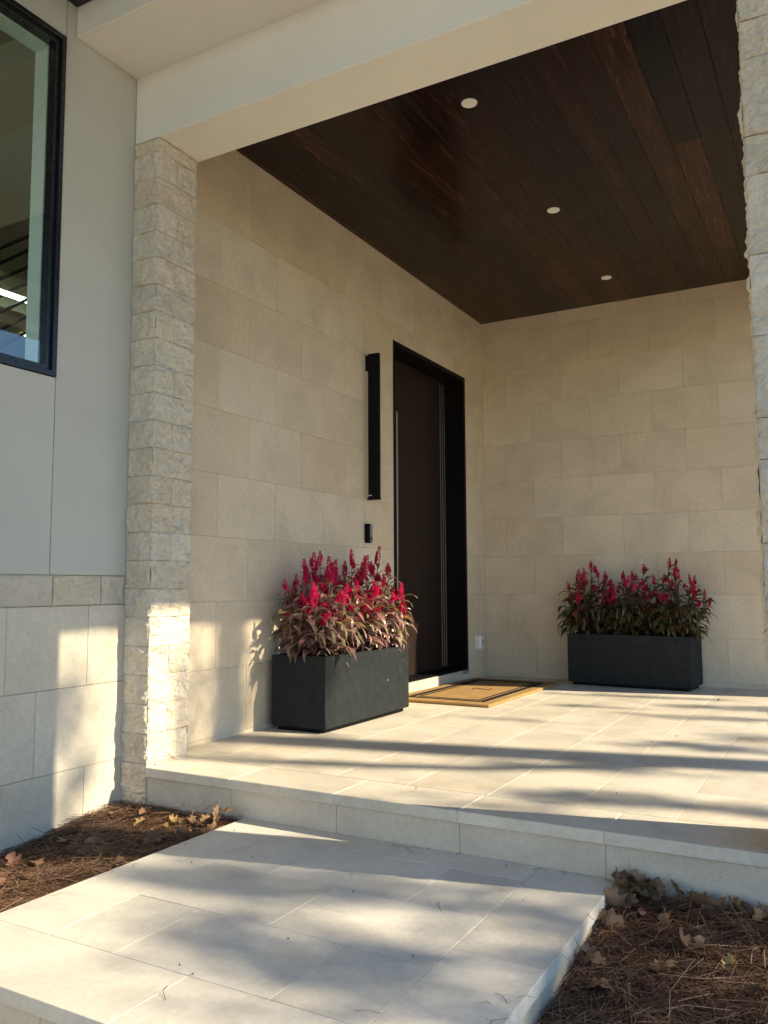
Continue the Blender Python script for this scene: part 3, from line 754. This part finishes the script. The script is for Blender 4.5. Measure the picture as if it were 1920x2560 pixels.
# ------------------------------------------------------------------ pine straw
def straw_mesh(name, x0, x1, y0, y1, h, count, wid, bias, label):
    v = np.empty((count * 6, 3)); fc = np.empty((count * 2, 4), dtype=np.int64); tint = np.empty(count * 6)
    X = rng.uniform(x0, x1, count); Y = rng.uniform(y0, y1, count)
    ang = rng.uniform(0, 2 * np.pi, count); L = rng.uniform(.07, .20, count); bend = rng.normal(0, .45, count)
    lift = rng.uniform(0, 1, count) ** 2 * .022; tl = rng.normal(0, .10, count)
    steep = rng.random(count) < .02; tl[steep] = rng.uniform(.3, .9, steep.sum()); tn = np.clip(rng.normal(.45, .24, count), 0, 1)
    for i in range(count):
        z = h(X[i], Y[i]) + .002 + lift[i]
        a0 = ang[i] - bend[i]; a1 = ang[i] + bend[i]; hl_ = L[i] / 2; w = wid * (.7 + .6 * tn[i])
        p1 = np.array((X[i], Y[i], z + .004)); dz = math.sin(tl[i]) * hl_
        p0 = p1 - np.array((math.cos(a0) * hl_, math.sin(a0) * hl_, 0)); p2 = p1 + np.array((math.cos(a1) * hl_, math.sin(a1) * hl_, 0))
        p0[2] = max(h(p0[0], p0[1]) + .001, z - dz * .4); p2[2] = max(h(p2[0], p2[1]) + .001, z + dz)
        for p in (p0, p2): p[0] = min(max(p[0], x0), x1); p[1] = min(max(p[1], y0 - .1), y1)
        nv = np.array((-math.sin(ang[i]), math.cos(ang[i]), rng.normal(0, .5))); nv *= w / np.linalg.norm(nv)
        b = i * 6
        v[b] = p0 - nv; v[b + 1] = p0 + nv; v[b + 2] = p1 - nv; v[b + 3] = p1 + nv; v[b + 4] = p2 - nv; v[b + 5] = p2 + nv
        fc[i * 2] = (b, b + 1, b + 3, b + 2); fc[i * 2 + 1] = (b + 2, b + 3, b + 5, b + 4); tint[b:b + 6] = tn[i]
    me = bpy.data.meshes.new(name); me.from_pydata(v.tolist(), [], fc.tolist()); me.update()
    at = me.attributes.new('tint', 'FLOAT', 'POINT'); at.data.foreach_set('value', tint)
    o = link(name, me, M['straw']); tag(o, label, 'pine straw', kind='stuff'); return o
straw_mesh('pine_straw', XW + .005, -2.018, 1.35, 2.522, hl, 13000, .0009, 0, 'brown pine straw between the house wall and the walkway')
straw_mesh('pine_straw', -.630, .35, 1.15, 2.522, hr, 26000, .0008, 0, 'brown pine straw on the bed below the stone column')

# ------------------------------------------------------------------ fallen oak leaves
def oak_leaf(L, seed, curl, cup):
    rr = random.Random(seed); n = 15; v = []; x = z = 0.0
    for i in range(n + 1):
        t = i / n
        env = math.sin(math.pi * min(1, .08 + t * .9)) ** .7 * L * .30
        lob = .72 + .28 * math.cos(t * math.pi * 2 * 3.4 + rr.uniform(-.3, .3))
        w = env * lob * rr.uniform(.9, 1.1) + .002
        a = .15 + curl * (t - .3)
        for sg in (-1, -.5, 0, .5, 1):
            v.append((x - sg * sg * .1 * w, sg * w, z + cup * (abs(sg) ** 1.5) * w + rr.uniform(-.0015, .0015)))
        x += L / n * math.cos(a); z += L / n * math.sin(a)
    f = [(i * 5 + k, i * 5 + k + 1, i * 5 + k + 6, i * 5 + k + 5) for i in range(n) for k in range(4)]
    # stalk
    b = len(v); v += [(-.03, 0, .004), (-.03, .0018, .004), (0, .0012, 0), (0, -.0012, 0)]; f.append((b, b + 1, b + 2, b + 3))
    mx = sum(p[0] for p in v) / len(v)
    return mesh('oak_leaf', [(p[0] - mx, p[1], p[2]) for p in v], f, True)
OAK = [oak_leaf(random.uniform(.07, .105), 70 + s, random.choice((-1, 1)) * random.uniform(.8, 2.6), random.uniform(-.9, 1.1)) for s in range(12)]
OAKY = []
for m in OAK[:5]:
    c = m.copy(); c.materials.append(M['yellow_leaf']); OAKY.append(c)
for m in OAK: m.materials.append(M['dead_leaf'])
def drop(px, py, h, x0, x1, label, group, yellow=False, size=1.0, up=0.0, tip=.35):
    z = -.17
    for _ in range(6):
        p = on_z(px, py, z); z = h(min(max(p.x, x0), x1), min(p.y, 2.5)) + .012 + up
    p.x = min(max(p.x, x0), x1); p.y = min(p.y, 2.49)
    o = link('fallen_leaf', random.choice(OAKY if yellow else OAK), None, None, (p.x, p.y, z + .006), (random.gauss(0, tip), random.gauss(0, tip), random.uniform(0, 6.28)))
    o.scale = (size,) * 3
    tag(o, label, 'leaf', group); return o
c3 = lambda x, y: (x * .3858, 1400 + y * .3858)
LB = 'dry brown oak leaf lying on the pine straw by the house wall'
LG = 'brown oak leaves on the straw by the house wall'
for q in ((820, 1690), (930, 1670), (740, 1670), (610, 1840), (490, 1920), (350, 1925), (230, 1990), (160, 2090), (40, 2070), (30, 2130), (1000, 1830), (420, 1850), (330, 1960), (800, 1950), (110, 1990), (1180, 1780)):
    drop(*c3(*q), hl, -2.62, -2.06, LB, LG, size=random.uniform(.8, 1.15))
LY = 'yellowed oak leaf on the pine straw between pilaster and walkway'
for q in ((1140, 1720), (1070, 1750), (925, 1720), (1190, 1700)):
    drop(*c3(*q), hl, -2.5, -2.06, LY, 'yellow oak leaves by the walkway', True, .8)
LS = 'oak leaf heaped in the corner of porch riser and walkway by the pilaster'
for q, up in (((1250, 1720), 0), ((1300, 1740), .01), ((1350, 1700), .02), ((1310, 1690), .02), ((1400, 1700), .02), ((1420, 1690), .04), ((1460, 1660), .06), ((1360, 1760), .01), ((1230, 1770), 0)):
    drop(*c3(*q), hl, -2.4, -2.03, LS, 'oak leaves heaped at the riser corner', random.random() < .15, random.uniform(.65, 1.0), up, .7)
o = link('fallen_leaf', OAK[7], None, None, (-2.06, 2.47, -.118), (.5, -.75, -.3)); o.scale = (1.15,) * 3
tag(o, 'large curled tan oak leaf standing up against the porch riser', 'leaf')
c5 = lambda x, y: (900 + x * .6148, 1600 + y * .6148)
LR = 'oak leaf in the pile against the riser at the walkway corner'
for q, up in (((1010, 980), .02), ((1040, 1000), .03), ((1080, 960), .04), ((1120, 930), .04), ((1150, 960), .03), ((1200, 930), .03), ((1050, 1050), .01), ((1020, 1090), 0), ((1090, 1090), 0), ((1130, 1020), .02),
              ((1190, 1000), .02), ((1220, 1030), .01), ((1280, 960), .02), ((1310, 1000), .01), ((1060, 940), .04), ((960, 1150), 0), ((1030, 1160), 0), ((1240, 970), .02), ((1150, 1110), 0), ((1100, 1060), .01), ((1330, 1030), 0), ((1000, 1020), .02), ((1170, 1050), .01)):
    drop(*c5(*q), hr, -.60, .3, LR, 'oak leaves piled at the walkway corner', False, random.uniform(.85, 1.25), up, .6)
LQ = 'single brown oak leaf on the pine straw of the column bed'
for q in ((880, 1280), (940, 1320), (1230, 1190), (1350, 1270), (1210, 1350), (1260, 1330), (1410, 1080), (1500, 1090), (1590, 1090), (1640, 1130), (1390, 1050), (1630, 1440), (1320, 1510), (1380, 1260), (1450, 1060), (1560, 1060), (980, 1430)):
    drop(*c5(*q), hr, -.59, .3, LQ, 'brown oak leaves on the column bed', False, random.uniform(.8, 1.15), 0, .35)
o = drop(*c5(1500, 1335), hr, -.59, .3, 'small bright yellow oak leaf on the pine straw of the column bed', None, True, .55)
o = link('fallen_leaf', OAK[5], None, None, tuple(on_z(900 + 1455 * .6148, 1600 + 245 * .6148, fz(5.3) + .008)), (.2, .1, 1.0)); o.scale = (.35,) * 3
tag(o, 'tiny dark curled leaf lying on the porch floor tiles', 'leaf')

# ------------------------------------------------------------------ trees on the sunny side, whose shade falls on the porch
TX = 8.5
def toward_sun(X, Y, z=0.0):
    t = (TX - X) / SUN.x; return Vector((X, Y, z)) + SUN * t
def leaf_cloud(name, blobs, seed, parent, size=.055):
    r_ = np.random.default_rng(seed); v, f = [], []
    for c, (sx, sy, sz), cnt in blobs:
        for _ in range(cnt):
            d = r_.normal(0, 1, 3); d *= (r_.random() ** .45) / np.linalg.norm(d)
            p = Vector((c[0] + d[0] * sx, c[1] + d[1] * sy, c[2] + d[2] * sz))
            n = Vector(r_.normal(0, 1, 3)).normalized(); a = n.orthogonal().normalized(); b = n.cross(a); s = size * r_.uniform(.6, 1.3)
            k = len(v); v += [p - a * s, p + b * s * .42, p + a * s, p - b * s * .42]; f.append((k, k + 1, k + 2, k + 3))
    return link(name, mesh(name, v, f), M['tree_leaf'], parent)
def trunk_mesh(lines, root):
    V, F = [], []
    for pts, rad in lines:
        v, f = tube([Vector(p) - root for p in pts], rad, 9); k = len(V); V += v; F += [tuple(i + k for i in q) for q in f]
    return mesh('trunk', V, F, True)
# a slender tree: straight trunk, one limb, leafy twigs
yt = TX * .235 + 3.80
root = Vector((TX, yt, -.34)); t1 = empty('slender_tree', root); tag(t1, 'slender bare-trunked tree on the sunny side of the porch', 'tree')
limb = [(TX, yt, 5.85), (TX, yt - .18, 6.12), (TX, yt - .36, 6.4), (TX, yt - .46, 6.9), (TX, yt - .50, 7.6)]
link('trunk', trunk_mesh([([(TX, yt, -.34), (TX + .02, yt + .02, 2), (TX, yt, 5), (TX, yt + .02, 7), (TX, yt + .1, 10.5)], [.19, .16, .14, .13, .05]), (limb, [.075, .06, .05, .045, .03])], root), M['bark'], t1)
blobs = []
def shade(X, Y, lx, wy, cnt):
    c = toward_sun(X, Y) - root; blobs.append((c, (.35, wy / 2, lx * .65 / 2), cnt))
for a in ((-.55, 4.05, .9, .22, 110), (-.7, 4.95, 1.0, .14, 60), (-1.25, 5.72, 1.2, .14, 80), (-.5, 5.45, .9, .25, 90), (-1.4, 5.1, .7, .12, 28), (-.95, 3.35, .8, .16, 60), (-2.0, 2.9, .8, .08, 30), (-.3, 4.4, .7, .3, 60), (-1.6, 4.4, .7, .08, 16)): shade(*a)
r2 = np.random.default_rng(3)
for _ in range(40):
    blobs.append((Vector((r2.normal(0, .9), r2.normal(.1, .9), r2.uniform(9.2, 11.5))), (.35, .35, .3), 60))
leaf_cloud('crown', blobs, 5, t1, .05)
# a dense lower tree shading the right bed and the right of the walkway
yt2 = TX * .235 + 1.85
root = Vector((TX, yt2, -.34)); t2 = empty('dense_tree', root); tag(t2, 'dense low-crowned tree on the sunny side of the walkway', 'tree')
link('trunk', trunk_mesh([([(TX, yt2, -.34), (TX, yt2 + .05, 2), (TX, yt2, 5.6)], [.16, .12, .04])], root), M['bark'], t2)
blobs = []
r3 = np.random.default_rng(9)
for _ in range(105):
    u = r3.uniform(-1.0, .85); top_z = 5.6 if u < 0 else 6.3
    z = r3.uniform(2.0, top_z)
    blobs.append((Vector((r3.normal(0, .4), u, z + .34)), (.35, .24, .22), 75))
# unseen thin twigs, added high up to dim the sun on the lower house wall
for yy in np.arange(1.75, 3.5, .14):
    if 2.44 < yy < 2.80: continue
    c = toward_sun(-2.664, yy, .22 + r3.uniform(-.12, .12)) - root
    blobs.append((c, (.5, .13, .30), 92))
for a in ((-1.45, 1.98, .75, .20, 150), (-1.15, 2.15, .6, .2, 110), (-1.05, 1.75, .5, .3, 110), (-1.75, 2.22, .7, .16, 90), (-2.3, 2.1, .6, .2, 80), (-2.55, 2.32, .35, .14, 50), (-2.45, 1.75, .4, .25, 60), (-.55, 2.95, .6, .2, 110), (-.85, 2.85, .5, .15, 60)): shade(*a)
leaf_cloud('crown', blobs, 6, t2, .05)

# ------------------------------------------------------------------ stray needles and crumbs on the paving
def stray(name, spots, label):
    v, f = [], []
    for x, y, z, L, w in spots:
        a = random.uniform(0, 6.28); b = a + random.gauss(0, .5); n = (-math.sin(a) * w, math.cos(a) * w)
        p = [(x, y), (x + math.cos(a) * L / 2, y + math.sin(a) * L / 2)]; p.append((p[1][0] + math.cos(b) * L / 2, p[1][1] + math.sin(b) * L / 2))
        k = len(v)
        for i, (px, py) in enumerate(p):
            h = z + .0012 + (.004 if i == 1 else .0)
            v += [(px - n[0], py - n[1], h), (px + n[0], py + n[1], h)]
        f += [(k, k + 1, k + 3, k + 2), (k + 2, k + 3, k + 5, k + 4)]
    me = mesh(name, v, f); at = me.attributes.new('tint', 'FLOAT', 'POINT'); at.data.foreach_set('value', [random.uniform(.0, .5) for _ in v])
    tag(link(name, me, M['straw']), label, 'debris', kind='stuff')
sp = []
for _ in range(9): sp.append((random.uniform(-1.95, -.70), random.uniform(1.4, 2.45), ZL, random.uniform(.02, .07), .0008))
for _ in range(16): sp.append((random.uniform(-1.5, -.66), 2.515 - abs(random.gauss(0, .03)), ZL, random.uniform(.01, .06), .0011))
for _ in range(14): sp.append((random.choice((-2.0, -.65)) + random.gauss(0, .02), random.uniform(1.6, 2.5), ZL, random.uniform(.02, .09), .0008))
for _ in range(9): sp.append((random.uniform(-1.95, -.70), random.uniform(1.3, 2.5), ZL, random.uniform(.003, .008), .0016))
stray('stray_needle', sp, 'stray pine needles and crumbs scattered on the walkway slabs')
sp = [(random.uniform(-2.4, .2), random.uniform(2.6, 6.2), 0, random.uniform(.004, .012), .0018) for _ in range(8)]
sp = [(x, y, fz(y) if y > 2.75 else 0, L, w) for x, y, z, L, w in sp]
stray('floor_crumb', sp, 'small dark crumbs scattered on the porch floor tiles')

# ------------------------------------------------------------------ unseen trees added across the yard to block low sky and its blue fill
proto = None
for i, (x, y, h) in enumerate(((19, -7, 8.0), (17, -2, 7.2), (20, 2.5, 8.6), (18, 7, 7.6), (21, 11.5, 8.8), (18, 16, 7.8), (16, 20, 7.5))):
    if proto is None:
        proto = empty('yard_tree', (x, y, -.34)); rt = np.random.default_rng(77)
        link('trunk', trunk_mesh([([(0, 0, 0), (.1, 0, 2.5), (0, .1, 6)], [.22, .17, .05]), ([(.1, 0, 2.5), (.9, .4, 4), (1.5, .7, 5.2)], [.1, .07, .03]), ([(.08, 0, 3), (-.8, -.5, 4.4), (-1.3, -.8, 5.5)], [.09, .06, .03])], Vector((0, 0, 0))), M['bark'], proto)
        bl = []
        for _ in range(60):
            d = rt.normal(0, 1, 3); d *= rt.random() ** .4 / np.linalg.norm(d)
            bl.append((Vector((d[0] * 2.3, d[1] * 2.3, 4.7 + d[2] * 3.2)), (.8, .8, .6), 45))
        leaf_cloud('crown', bl, 12, proto, .17); t = proto
    else:
        t = proto.copy(); COL.objects.link(t); t.location = (x, y, -.34); t.rotation_euler = (0, 0, i * 1.3)
        for ch in proto.children:
            c = ch.copy(); COL.objects.link(c); c.parent = t
    k = h / 8.0; t.scale = (k, k, k)
    tag(t, 'broad leafy tree standing across the yard from the porch', 'tree', 'trees across the yard')
